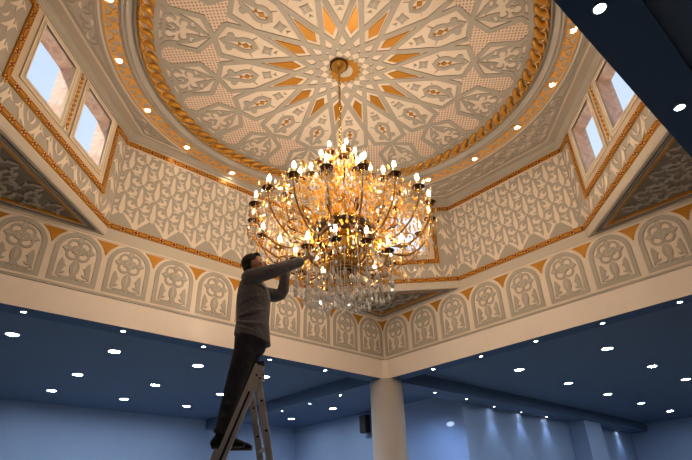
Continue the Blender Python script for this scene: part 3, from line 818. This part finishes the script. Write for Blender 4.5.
# ------------------------------------------------------------------ chandelier
AX, AY = -.066, .061
ch = tag(empty('chandelier', (AX, AY, 0)), 'huge gold and crystal candle chandelier hanging from the patterned dome', 'chandelier')
def build_chandelier():
    rnd = random.Random(11)
    dx, dy = -.075, -.10
    mb = MB()
    mb.lathe([(0, ZD-.01), (.10, ZD-.01), (.114, ZD-.03), (.112, ZD-.05), (.104, ZD-.075), (.085, ZD-.11), (.06, ZD-.15), (.025, ZD-.17), (.02, ZD-.20), (0, ZD-.20)], 'brass', n=28, c=(dx, dy, 0))
    mb.obj('canopy', ch, smooth=True)
    mb = MB(); mb.lathe([(.100, ZD-.048), (.120, ZD-.044), (.122, ZD-.064), (.100, ZD-.068)], 'bronze', n=28, c=(dx, dy, 0), close=True); mb.obj('canopy_rim', ch, smooth=True)
    # chain
    mb = MB(); top = Vector((dx, dy, ZD-.20)); bot = Vector((0, 0, 1.72)); n = 30
    for i in range(n):
        c = top.lerp(bot, (i+.5)/n); L = (bot-top).length/n*.72
        pts = []
        for j in range(10):
            A = 2*pi*j/10; p = Vector((.016*cos(A), 0, L*sin(A)))
            if i % 2: p = Vector((0, p.x, p.z))
            pts.append(c+p)
        mb.tube(pts, .0055, 'brass', n=5, closed=True)
    mb.obj('chain', ch, smooth=True)
    # central stem, turned gold with glass bodies
    mb = MB()
    mb.lathe([(0, 1.74), (.02, 1.72), (.035, 1.69), (.02, 1.66), (.05, 1.63), (.075, 1.60), (.05, 1.57), (.025, 1.54), (.03, 1.48), (.06, 1.45), (.03, 1.42), (.025, 1.30), (.05, 1.27), (.09, 1.24), (.05, 1.20), (.03, 1.16), (.03, .98), (.07, .95), (.10, .92), (.06, .88), (.035, .84), (.035, .62), (.08, .58), (.14, .54), (.10, .50), (.06, .46), (.05, .30), (.09, .25), (.16, .20), (.19, .14), (.15, .08), (.08, .03), (.04, -.01), (.06, -.05), (.03, -.09), (.012, -.13), (0, -.14)], 'brass', n=24)
    mb.obj('stem', ch, smooth=True)
    mb = MB()
    for r, z, h in ((.11, 1.50, .13), (.13, 1.36, .15), (.14, 1.08, .20), (.17, .74, .24), (.14, .40, .16)):
        mb.lathe([(.03, z-h/2), (r*.55, z-h*.45), (r*.95, z-h*.15), (r, z+h*.1), (r*.8, z+h*.35), (r*.45, z+h*.5), (.03, z+h*.5)], 'glowcrystal', n=14)
    mb.obj('glass_body', ch)
    # drum ring, dark underside, openwork side
    mb = MB()
    mb.lathe([(.300, .385), (.335, .385), (.362, .41), (.358, .46), (.362, .525), (.300, .525), (.296, .46)], 'ringbronze', n=40, close=True)
    mb.lathe([(.326, .524), (.366, .528), (.362, .55), (.30, .55), (.295, .524)], 'brass', n=40, close=True)
    for i in range(16):
        A = 2*pi*i/16; mb.tube([(.05*cos(A), .05*sin(A), .46), (.18*cos(A), .18*sin(A), .44), (.30*cos(A), .30*sin(A), .46)], .009, 'brass', n=5)
        mb.ball((.358*cos(A), .358*sin(A), .455), .022, 'brass', 8, 6)
    mb.lathe([(.02, .37), (.14, .385), (.24, .42), (.288, .46), (.24, .44), (.14, .405), (.02, .39)], 'brass', n=32)
    mb.obj('drum_ring', ch, smooth=True)
    mb = MB()
    for i in range(20):
        A = 2*pi*i/20
        pts = [(r*cos(A+tw), r*sin(A+tw), z) for r, z, tw in ((.30, .40, 0), (.31, .30, .05), (.28, .19, .1), (.20, .09, .15), (.10, .05, .2))]
        mb.tube(pts, .008, 'brass', n=5)
    for r, z in ((.308, .30), (.275, .18), (.12, .06)): mb.tube([(r*cos(2*pi*i/32), r*sin(2*pi*i/32), z) for i in range(32)], .010, 'brass', n=6, closed=True)
    mb.lathe([(0, .015), (.09, .02), (.115, .045), (.10, .065), (0, .065)], 'bronze', n=24)
    mb.obj('lower_basket', ch, smooth=True)

    # arm kinds: profile in (r, z), number, bulb radius/height, phase
    tiers = [
        ('outer', 18, [(.31, .46), (.38, .40), (.48, .28), (.60, .22), (.74, .24), (.87, .33), (.96, .46), (1.00, .60)], 1.00, .66, .0, .017),
        ('middle', 12, [(.31, .50), (.36, .47), (.44, .44), (.53, .48), (.60, .58), (.635, .72), (.64, .86)], .64, .90, .13, .015),
        ('upper', 8, [(.05, 1.10), (.14, 1.04), (.24, 1.02), (.32, 1.08), (.355, 1.17), (.36, 1.25)], .36, 1.28, .2, .013),
        ('crown', 5, [(.04, 1.50), (.09, 1.43), (.14, 1.42), (.175, 1.46), (.18, 1.51)], .18, 1.54, .5, .010),
        ('lower', 10, [(.10, .10), (.20, .01), (.32, -.03), (.43, -.01), (.50, .05), (.52, .11)], .52, .13, .1, .013),
    ]
    bob = MB(); bob.lathe([(.0, -.012), (.02, -.012), (.045, -.004), (.066, .012), (.070, .020), (.060, .016), (.03, .004), (0, .004)], 'bronze', n=14)  # gilt dish, its shaded underside put into the dark metal colour
    bob.lathe([(.028, .004), (.038, .02), (.034, .036), (.0, .036)], 'brass', n=10); bob = bob.mesh('bobeche', True)
    sl = MB(); sl.lathe([(0, 0), (.017, 0), (.017, .075), (.012, .08), (0, .08)], 'sleeve', n=10); sl = sl.mesh('candle_sleeve', True)
    bu = MB(); bu.lathe([(0, .0), (.011, .0), (.016, .014), (.0185, .030), (.015, .048), (.008, .066), (.003, .078), (0, .080)], 'bulb', n=8); bu = bu.mesh('bulb', True)
    def drop_mesh(L, r, k):
        m = MB(); m.lathe([(0, 0), (r*.35, -L*.12), (r*.5, -L*.3), (r, -L*.68), (r*.72, -L*.88), (0, -L)], k, n=6); return m
    big = drop_mesh(.105, .025, 'crystal').mesh('crystal_drop')
    st = MB()        # beads and minor pendants
    def bead(p, r, k):
        x, y, z = p; st.add([(x, y, z+r), (x+r*.8, y, z), (x, y+r*.8, z), (x-r*.8, y, z), (x, y-r*.8, z), (x, y, z-r)], [(0, 1, 2), (0, 2, 3), (0, 3, 4), (0, 4, 1), (5, 2, 1), (5, 3, 2), (5, 4, 3), (5, 1, 4)], k)
    def pend(p, L, r, k):
        x, y, z = p; n = 5; ring = [(x+r*cos(2*pi*j/n), y+r*sin(2*pi*j/n), z-L*.68) for j in range(n)]
        st.add([(x, y, z)]+ring+[(x, y, z-L)], [(0, 1+j, 1+(j+1) % n) for j in range(n)]+[(n+1, 1+(j+1) % n, 1+j) for j in range(n)], k)
    nd = 0
    drops = []
    for nm, n, prof, R, zb, ph, rad in tiers:
        a = MB()
        # smooth the profile
        pts = []
        for i in range(len(prof)-1):
            p0 = prof[max(0, i-1)]; p1 = prof[i]; p2 = prof[i+1]; p3 = prof[min(len(prof)-1, i+2)]
            for t in (0, .33, .67):
                q = [.5*((2*p1[c])+(-p0[c]+p2[c])*t+(2*p0[c]-5*p1[c]+4*p2[c]-p3[c])*t*t+(-p0[c]+3*p1[c]-3*p2[c]+p3[c])*t**3) for c in (0, 1)]
                pts.append((q[0], 0, q[1]))
        pts.append((prof[-1][0], 0, prof[-1][1]))
        a.tube(pts, rad*.58, 'armgold', n=7)
        # scrolls and cast leaves on the arm
        k = len(pts)//2
        c = Vector(pts[k])
        sc2 = [(c.x+.10*cos(t)*(1-t/9), 0, c.z+.075+.07*sin(t)*(1-t/9)) for t in [x*.5-1.6 for x in range(12)]]
        a.tube(sc2, [rad*.7*(1-i/14) for i in range(12)], 'armgold' if nm in ('outer', 'lower') else 'bronze', n=5)
        a.ball((R, 0, zb-.02), (.026, .026, .028), 'brass', 8, 6)
        a.ball(pts[0], .028, 'brass', 8, 6)
        am = a.mesh('arm', True)
        for i in range(n):
            A = 2*pi*(i+ph)/n
            o = bpy.data.objects.new('arm', am); COL.objects.link(o); o.parent = ch; o.rotation_euler = (0, 0, A)
            for nn, me, dz in (('bobeche', bob, 0), ('candle_sleeve', sl, .03), ('bulb', bu, .108)):
                s_ = bpy.data.objects.new(nn, me); COL.objects.link(s_); s_.parent = o; s_.location = (R, 0, zb+dz)
            ca, sa = cos(A), sin(A); cx, cy = R*ca, R*sa
            # pendants round the dish
            m = 6
            for j in range(m):
                B = 2*pi*(j+.5*(i % 2))/m; p = Vector((cx+.062*cos(B), cy+.062*sin(B), zb+.004))
                for q in range(2): bead((p.x, p.y, p.z-.014-.022*q), .009, 'crystal')
                pend((p.x, p.y, p.z-.05), .07+.02*rnd.random(), .013, ('crystal' if nm == 'lower' else 'warmglow') if rnd.random() < .6 else 'glowcrystal')
            # long chain under the arm
            if nm in ('outer', 'middle', 'lower'):
                L = {'outer': .20, 'middle': .30, 'lower': .17}[nm]*(.8+.4*rnd.random())
                z = zb-.03
                for q in range(int(L/.03)): bead((cx, cy, z-q*.03), .010, 'crystal')
                drops.append((cx, cy, z-L, 1.0))
                rm = R*.78; z2 = prof[len(prof)//2][1]-.02
                for q in range(5): bead((rm*ca, rm*sa, z2-q*.03), .008, 'crystal')
                drops.append((rm*ca, rm*sa, z2-.15, .8))
            # garland of beads to the next arm
            B = 2*pi*(i+1+ph)/n; nb = int(R*2*pi/n/.024)+4
            for q in range(1, nb):
                t = q/nb; AA = A+(B-A)*t; sag = .10*4*t*(1-t)
                bead((R*cos(AA), R*sin(AA), zb-.01-sag), .0105, 'warmglow' if q % 3 else 'glowcrystal'); bead((R*.93*cos(AA), R*.93*sin(AA), zb-.06-sag*1.6), .0095, 'glowcrystal' if q % 2 else 'warmglow')
            drops.append((R*cos((A+B)/2), R*sin((A+B)/2), zb-.13, .8))
            # garland to the stem
            for q in range(1, 14):
                t = q/14; r = R*(1-t)+.05*t; z = zb+.01+(.34 if nm != 'crown' else .12)*t*t-.10*sin(pi*t)
                bead((r*ca, r*sa, z), .0095, 'glowcrystal' if q % 2 else 'crystal')
    # bottom fringe, rings of rods and drops
    for r, z, n, L in ((.52, .06, 30, .19), (.40, -.02, 26, .17), (.28, -.02, 22, .20), (.17, .0, 14, .21), (.07, -.08, 7, .17)):
        for i in range(n):
            A = 2*pi*(i+.5*rnd.random())/n; l = L*(.75+.5*rnd.random()); x, y = r*cos(A), r*sin(A)
            st.bar((x, y, z), (x, y, z-l), .005, .005, 'crystal')
            for q in range(int(l/.045)): bead((x, y, z-.02-q*.045), .008, 'crystal')
            drops.append((x, y, z-l, .95))
        st.tube([(r*cos(2*pi*i/36), r*sin(2*pi*i/36), z) for i in range(36)], .007, 'brass', n=5, closed=True)
    # crystal cascade inside, coloured gold for the bulb glow
    for i in range(1000):
        A = 2*pi*rnd.random(); z = (.54+.98*rnd.random()) if rnd.random() < .88 else .1+.4*rnd.random(); rmax = .52-.28*max(0, (z-.5))/1.0
        r = .10+(rmax-.10)*sqrt(rnd.random())
        pend((r*cos(A), r*sin(A), z), .06+.05*rnd.random(), .012+.008*rnd.random(), 'glowcrystal' if rnd.random() < .72 else 'crystal')
    for i in range(1500):
        A = 2*pi*rnd.random(); r = .42+.64*rnd.random(); z = (.02 if r < .6 else .30*(r-.6)/.4)+(.85-.35*(r-.42)/.64)*rnd.random()
        if r < .90 and .04 < z < .50 and rnd.random() < .85: z += .46
        pend((r*cos(A), r*sin(A), z), .05+.04*rnd.random(), .011+.006*rnd.random(), ('crystal' if z < .12 else 'warmglow') if rnd.random() < .5 else 'glowcrystal')
    # hanging spires of gold leaves from crown
    for k in range(14):
        A = 2*pi*k/14
        for q in range(12):
            t = q/11; r = .10+.50*t**1.3; z = 1.62-.62*t-.10*sin(pi*t)
            bead((r*cos(A), r*sin(A), z), .012, 'glowcrystal' if q % 3 else 'crystal')
    drops.sort(key=lambda d: d[2])
    for i, (x, y, z, s_) in enumerate(drops):
        if i < 100:
            o = bpy.data.objects.new('crystal_drop', big); COL.objects.link(o); o.parent = ch; o.location = (x, y, z); o.rotation_euler = (0, 0, rnd.random()*6); o.scale = (s_, s_, s_)
        else: pend((x, y, z), .075*s_, .018*s_, 'crystal')
    o = st.obj('crystal_strands', ch); o['kind'] = 'stuff'
build_chandelier()

# ------------------------------------------------------------------ ladder and man, in a frame turned towards the chandelier
YAW = .8285
LU = Vector((sin(YAW), -cos(YAW), 0)); LV = Vector((cos(YAW), sin(YAW), 0))
ORG = Vector((-3.371, -3.597, 0))+LV*4.40     # u is measured from here along LU
U0 = Vector((-3.371, -3.597, 0)).dot(LU)
def W3(u, v, z): return ORG+LU*(u-U0)+LV*v+Vector((0, 0, z))

def build_ladder():
    foot = W3(-1.0, 0, FLOOR)
    root = tag(empty('ladder', foot), 'aluminium folding ladder the man stands on, below the chandelier', 'ladder')
    def q(u, v, z): return W3(u-.36*v, .93*v, z)-foot
    hw = .19
    fa, fb = (-.873, -1.135), (-1.882, FLOOR)          # climbing section top and foot
    ba, bb = (-.880, -1.240), (-.347, FLOOR)         # rear section
    fu = lambda z: fa[0]+(z-fa[1])*(fb[0]-fa[0])/(fb[1]-fa[1])
    bu_ = lambda z: ba[0]+(z-ba[1])*(bb[0]-ba[0])/(bb[1]-ba[1])
    for s in (-1, 1):
        v = s*hw
        m = MB(); m.bar(q(fa[0], v, fa[1]), q(fb[0]+.02, v, fb[1]+.05), .028, .085, 'alu', up=LU); r = m.obj('rail', root)
        bv = r.modifiers.new('b', 'BEVEL'); bv.width = .004; bv.segments = 2
        m = MB()                                     # groove along the web
        m.bar(q(fu(-1.35), v+s*.0148, -1.35), q(fu(-3.6), v+s*.0148, -3.6), .003, .018, 'rubber', up=LU); m.obj('rail_groove', r)
        m = MB(); m.box(q(fa[0]+.006, v, fa[1]+.012), (.05, .05, .03), 'rubber', Matrix.Rotation(atan2(LU.y, LU.x), 3, 'Z')); m.obj('rail_cap', r)
        m = MB(); m.box(q(fb[0]+.015, v, fb[1]+.035), (.11, .05, .07), 'rubber', Matrix.Rotation(atan2(LU.y, LU.x), 3, 'Z')); m.obj('ladder_foot', r)
        m = MB(); m.bar(q(ba[0], v*.86, ba[1]), q(bb[0]-.01, v*.86, bb[1]+.05), .026, .052, 'alu', up=LU); r = m.obj('rear_rail', root)
        for k in range(10):
            m = MB(); z = -1.42-k*.23
            m.ball(q(bu_(z), v*.86-.0136, z), .010, 'rubber', 8, 6); m.obj('rivet', r)
        m = MB(); m.box(q(bb[0]-.005, v*.86, bb[1]+.035), (.08, .05, .07), 'rubber', Matrix.Rotation(atan2(LU.y, LU.x), 3, 'Z')); m.obj('ladder_foot', r)
        # hinge plate joining the two sections
        m = MB(); Rz = Matrix.Rotation(atan2(LU.y, LU.x), 3, 'Z')
        m.box(q(-.876, v-s*.0, -1.235), (.085, .050, .060), 'alu', Rz)
        for du, dz in ((-.028, .012), (.028, .012), (.0, -.014)): m.ball(q(-.876+du, v-.026, -1.235+dz), .009, 'rubber', 8, 6)
        m.obj('hinge', root)
    z = -1.47
    while z > FLOOR+.2:
        m = MB(); m.bar(q(fu(z), -hw, z), q(fu(z), hw, z), .034, .028, 'alu', up=(0, 0, 1)); m.obj('rung', root); z -= .30
    z = -1.77
    while z > FLOOR+.3:
        m = MB(); m.bar(q(bu_(z), -hw*.86, z), q(bu_(z), hw*.86, z), .028, .022, 'alu'); m.obj('rear_rung', root); z -= .54
    m = MB(); m.bar(q(fu(-2.6), -hw, -2.6), q(bu_(-2.6), -hw*.86, -2.6), .008, .025, 'alu'); m.bar(q(fu(-2.6), hw, -2.6), q(bu_(-2.6), hw*.86, -2.6), .008, .025, 'alu'); m.obj('spreader', root)
build_ladder()
RUNG = -1.77      # rung the feet stand on

def remesh(mb, name, voxel, smooth=4, parent=None, key=None):
    o = mb.obj(name); mods = o.modifiers
    m = mods.new('r', 'REMESH'); m.mode = 'VOXEL'; m.voxel_size = voxel; m.use_smooth_shade = True
    m = mods.new('s', 'SMOOTH'); m.factor = .5; m.iterations = smooth
    dg = bpy.context.evaluated_depsgraph_get(); dg.update()
    me = bpy.data.meshes.new_from_object(o.evaluated_get(dg)); me.name = name
    me.materials.clear(); me.materials.append(M[key])
    me.polygons.foreach_set('use_smooth', [True]*len(me.polygons))
    old = o.data; o.modifiers.clear(); o.data = me; bpy.data.meshes.remove(old)
    if parent: o.parent = parent
    return o

def build_man():
    base = W3(-1.06, 0, RUNG+.015)
    q = lambda u, v, z: W3(u, v, z)-base
    X, Y, Zv = LU, LV, Vector((0, 0, 1))
    def limb(m, pts, rs, k, n=14):
        # densify
        P, R = [], []
        for i in range(len(pts)-1):
            a, b = Vector(pts[i]), Vector(pts[i+1])
            for t in (0, .25, .5, .75): P.append(a.lerp(b, t)); R.append(rs[i]*(1-t)+rs[i+1]*t)
        P.append(Vector(pts[-1])); R.append(rs[-1])
        # round the joints a little
        for _ in range(2): P = [P[0]]+[(P[i-1]+P[i]*2+P[i+1])/4 for i in range(1, len(P)-1)]+[P[-1]]
        m.tube(P, R, k, n=n); m.ball(P[0], R[0], k, 12, 8); m.ball(P[-1], R[-1], k, 12, 8)
    HD = q(-.945, .0, -.118)
    tilt = Matrix.Rotation(radians(-18), 3, Y)        # face turned up to the lamps
    hp = lambda u, v, z: HD+tilt @ (X*u+Y*v+Zv*z)
    # joints
    shR, elR, wrR = q(-.945, -.185, -.345), q(-.695, -.235, -.290), q(-.480, -.120, -.150)
    shL, elL, wrL = q(-.925, .185, -.345), q(-.690, .215, -.365), q(-.655, .080, -.130)
    hipR, knR, anR = q(-.935, -.09, -.86), q(-1.035, -.085, -1.285), q(-1.100, -.07, -1.665)
    hipL, knL, anL = q(-.935, .09, -.86), q(-1.025, .085, -1.275), q(-1.080, .08, -1.665)

    m = MB(); k = 'skin'
    rot = tilt @ Matrix((X, Y, Zv)).transposed()
    m.ball(hp(-.012, 0, .022), (.098, .076, .095), k, 20, 14, rot)          # skull
    m.ball(hp(.022, 0, -.045), (.070, .060, .078), k, 18, 12, rot)          # face
    m.ball(hp(.050, 0, -.090), (.036, .036, .032), k, 14, 10, rot)          # chin
    m.ball(hp(.076, 0, .020), (.016, .050, .012), k, 12, 8, rot)            # brow
    m.tube([hp(.082, 0, .008), hp(.098, 0, -.014), hp(.108, 0, -.034), hp(.088, 0, -.042)], [.008, .011, .014, .010], k, n=8)
    m.ball(hp(.086, 0, -.063), (.010, .022, .006), k, 10, 6, rot); m.ball(hp(.083, 0, -.074), (.010, .020, .006), k, 10, 6, rot)
    for s in (-1, 1):
        m.ball(hp(-.008, s*.078, -.012), (.020, .010, .032), k, 10, 8, rot)
        m.ball(hp(.060, s*.040, -.030), (.022, .020, .022), k, 10, 8, rot)
        m.ball(hp(.030, s*.048, -.080), (.035, .012, .020), k, 10, 8, rot)
    m.tube([hp(-.02, 0, -.05), q(-.975, 0, -.215), q(-.972, 0, -.285), q(-.965, 0, -.33)], [.056, .054, .060, .075], k, n=16)
    # trunk kept inside the clothes
    m.rings([(q(-.955, 0, -.31), .06, .10, X, Y), (q(-.945, 0, -.37), .10, .165, X, Y), (q(-.935, 0, -.50), .115, .155, X, Y), (q(-.935, 0, -.68), .105, .135, X, Y), (q(-.935, 0, -.82), .11, .145, X, Y), (q(-.935, 0, -.92), .09, .13, X, Y)], k)
    for a, b, c in ((shR, elR, wrR), (shL, elL, wrL)): limb(m, [a, b, c], [.046, .038, .027], k)
    for a, b, c in ((hipR, knR, anR), (hipL, knL, anL)): limb(m, [a, b, c], [.075, .052, .036], k); limb(m, [c, c+X*.10+Zv*-.055], [.036, .03], k)
    def hand(w, d, up, side, curl):
        """palm from wrist w along d, fingers curling towards up; thumb on side"""
        d = Vector(d).normalized(); up = Vector(up); up = (up-d*up.dot(d)).normalized(); sd = d.cross(up)*side
        R = Matrix((d, sd, up)).transposed()
        m.tube([w, w+d*.02], [.027, .026], k, n=10)
        m.ball(w+d*.052, (.050, .042, .017), k, 14, 10, R)
        for i, (ln, off) in enumerate(((.070, -.031), (.078, -.010), (.073, .011), (.058, .031))):
            p = w+d*(.088-.006*abs(i-1))+sd*off; dd = d; pts = [w+d*.05+sd*off*.8, p]
            for sgm, a in ((.42, curl), (.32, curl*1.3), (.26, curl)):
                ax = sd; c_, s_ = cos(a), sin(a); dd = (dd*c_+up*s_).normalized() if False else (Matrix.Rotation(-a*side, 3, sd) @ dd)
                p = p+dd*ln*sgm; pts.append(p)
            m.tube(pts, [.010, .0098, .0090, .0084, .0070], k, n=8); m.ball(pts[-1], .0072, k, 8, 6)
        p0 = w+d*.025-sd*.030; p1 = p0+(-sd*.75+d*.6+up*.35).normalized()*.040; p2 = p1+(d*.85+up*.6).normalized()*.030; p3 = p2+(d*.8+up*.7+sd*.2).normalized()*.022
        m.tube([w+d*.02-sd*.01, p0, p1, p2, p3], [.013, .0135, .0115, .0100, .0075], k, n=8); m.ball(p3, .0078, k, 8, 6)
    dR = (q(-.365, -.07, -.04)-wrR); hand(wrR, dR, Zv, 1, .42)
    dL = Vector(X*.35+Y*-.1+Zv*.95); hand(wrL, dL, X, 1, .55)
    man = remesh(m, 'person', .0048, 3, None, 'skin')
    man.location = base
    tag(man, 'man in dark shirt and charcoal trousers on the ladder reaching into the chandelier', 'person')
    # shirt
    m = MB(); k = 'shirt'
    m.rings([(q(-.972, 0, -.262), .068, .068, X, Y), (q(-.962, 0, -.292), .090, .115, X, Y), (q(-.950, 0, -.325), .118, .180, X, Y), (q(-.938, 0, -.385), .142, .205, X, Y), (q(-.932, 0, -.47), .156, .200, X, Y), (q(-.930, 0, -.58), .152, .180, X, Y),
             (q(-.928, 0, -.69), .146, .172, X, Y), (q(-.926, 0, -.78), .156, .186, X, Y), (q(-.922, 0, -.845), .163, .192, X+Zv*-.22, Y), (q(-.918, 0, -.868), .164, .193, X+Zv*-.26, Y)], k, n=28)
    limb(m, [shR+Vector((0, 0, .012)), elR, wrR-(wrR-elR).normalized()*.02], [.078, .064, .046], k)
    limb(m, [shL+Vector((0, 0, .012)), elL, wrL-(wrL-elL).normalized()*.02], [.078, .062, .046], k)
    for w, e in ((wrR, elR), (wrL, elL)):
        d = (w-e).normalized(); m.tube([w-d*.06, w-d*.02], [.051, .050], k, n=14)          # cuffs
    # creases
    for i in range(5):
        z = -.45-i*.09
        m.tube([q(-.93+.150*cos(a), -.185*abs(sin(a)) if i % 2 else -.18*sin(a), z+.05*sin(a*1.3+i)) for a in [x*.25 for x in range(2, 11)]], [.004, .014, .019, .021, .021, .019, .016, .010, .004], k, n=6)
    for i in range(3):
        c = shR.lerp(elR, .35+.22*i); m.tube([c+Vector((0, 0, .07)), c-Y*.066+X*.02, c-Vector((0, 0, .066))+X*.035], [.006, .019, .006], k, n=6)
    sh = remesh(m, 'shirt', .0065, 3, man, k)
    m = MB(); m.tube([q(-.972+.072*cos(a), .072*sin(a), -.245+.018*cos(a)*-1) for a in [2*pi*i/18 for i in range(18)]], .014, 'shirt', n=8, closed=True); m.obj('collar', sh, smooth=True)
    # trousers
    m = MB(); k = 'trousers'
    m.rings([(q(-.930, 0, -.78), .138, .165, X, Y), (q(-.930, 0, -.86), .146, .178, X, Y), (q(-.938, 0, -.95), .135, .178, X, Y), (q(-.945, 0, -1.0), .10, .165, X, Y)], k, n=24)
    for s, (a, b, c) in ((-1, (hipR, knR, anR)), (1, (hipL, knL, anL))):
        limb(m, [a+Zv*-.03, b, c+Zv*.055], [.108, .077, .060], k)
        for i in range(6):
            p = a.lerp(b, .35+.12*i) if i < 3 else b.lerp(c, .15+.25*(i-3))
            m.tube([p+X*.07+Zv*.05, p-Y*.075+X*.0, p-X*.075-Zv*.06], [.005, .021, .005], k, n=6)
        m.tube([c+Zv*.05, c+Zv*.015-X*.005], [.066, .070], k, n=14)
    remesh(m, 'trousers', .007, 3, man, k)
    # shoes
    for s, c in ((-1, anR), (1, anL)):
        m = MB(); c0 = Vector((c.x, c.y, 0)); zb = 0.0
        f = X*.985+Y*(.17*s)
        sec = [(-.075, .030, .030, .040), (-.055, .042, .036, .050), (0, .044, .038, .060), (.06, .040, .040, .045), (.12, .034, .046, .034), (.165, .026, .043, .026), (.195, .016, .028, .018)]
        m.rings([(c0+f*x+Zv*(h), h, wv, Zv, Y) for x, hh, wv, h in sec], 'shoe', n=16)
        m.tube([c0-f*.005+Zv*.06, c0-f*.01+Zv*.125], [.050, .047], 'shoe', n=14)
        m.ball(c0-f*.06+Zv*.04, (.035, .034, .038), 'shoe')
        o = remesh(m, 'shoe', .006, 2, man, 'shoe')
        m = MB(); m.rings([(c0+f*x+Zv*.006, .010, wv*1.04, Zv, Y) for x, hh, wv, h in sec], 'rubber', n=12); m.obj('sole', o)
    # hair
    m = MB(); k = 'hair'
    m.ball(hp(-.026, 0, .040), (.098, .083, .092), k, 20, 14, rot)
    m.ball(hp(-.060, 0, -.015), (.058, .072, .075), k, 16, 12, rot)
    m.ball(hp(.045, 0, .088), (.045, .060, .030), k, 14, 10, rot)
    hr = remesh(m, 'hair', .006, 2, man, k)
    for s in (-1, 1):
        m = MB(); m.ball(hp(.079, s*.031, -.002), .0105, 'eye', 10, 8); m.obj('eye', man, smooth=True)
build_man()

# ------------------------------------------------------------------ sky, sun, camera
w = bpy.data.worlds.new('sky'); sc.world = w; w.use_nodes = True; nt = w.node_tree
bg = nt.nodes['Background']; tc = nt.nodes.new('ShaderNodeTexCoord'); sx = nt.nodes.new('ShaderNodeSeparateXYZ'); rp = nt.nodes.new('ShaderNodeValToRGB')
rp.color_ramp.elements[0].color = (.84, .885, .92, 1); rp.color_ramp.elements[1].position = .8; rp.color_ramp.elements[1].color = (.50, .64, .88, 1)
nt.links.new(tc.outputs['Generated'], sx.inputs[0]); nt.links.new(sx.outputs['Z'], rp.inputs['Fac']); nt.links.new(rp.outputs['Color'], bg.inputs['Color'])
bg.inputs['Strength'].default_value = 1.1
l = bpy.data.lights.new('sun', 'SUN'); l.energy = 2.6; l.color = (1, .84, .68); l.angle = radians(.6)
o = bpy.data.objects.new('sun', l); COL.objects.link(o); o.rotation_euler = Vector((.9, .25, -.85)).to_track_quat('-Z', 'Y').to_euler()

cam = bpy.data.cameras.new('camera'); co = bpy.data.objects.new('camera', cam); COL.objects.link(co); sc.camera = co
cam.sensor_fit = 'HORIZONTAL'; cam.sensor_width = 36; cam.lens = 506.15/692*36; cam.clip_start = .02; cam.clip_end = 200
pitch, roll = .5194, -.0318
fw = Vector((cos(pitch)*cos(YAW), cos(pitch)*sin(YAW), sin(pitch))); r0 = Vector((sin(YAW), -cos(YAW), 0)); u0 = r0.cross(fw)
r = r0*cos(roll)+u0*sin(roll); u = u0*cos(roll)-r0*sin(roll)
co.matrix_world = Matrix(((r.x, u.x, -fw.x, -3.371), (r.y, u.y, -fw.y, -3.597), (r.z, u.z, -fw.z, -2.275), (0, 0, 0, 1)))

vs = sc.view_settings; sc.display_settings.display_device = 'sRGB'; vs.view_transform = 'Standard'; vs.look = 'None'; vs.gamma = 1; vs.use_curve_mapping = False; vs.exposure = 0.2
cy = sc.cycles; cy.use_denoising = True; cy.sample_clamp_indirect = 4; cy.max_bounces = 8; cy.transparent_max_bounces = 12; cy.caustics_reflective = False; cy.caustics_refractive = False; cy.use_light_tree = True
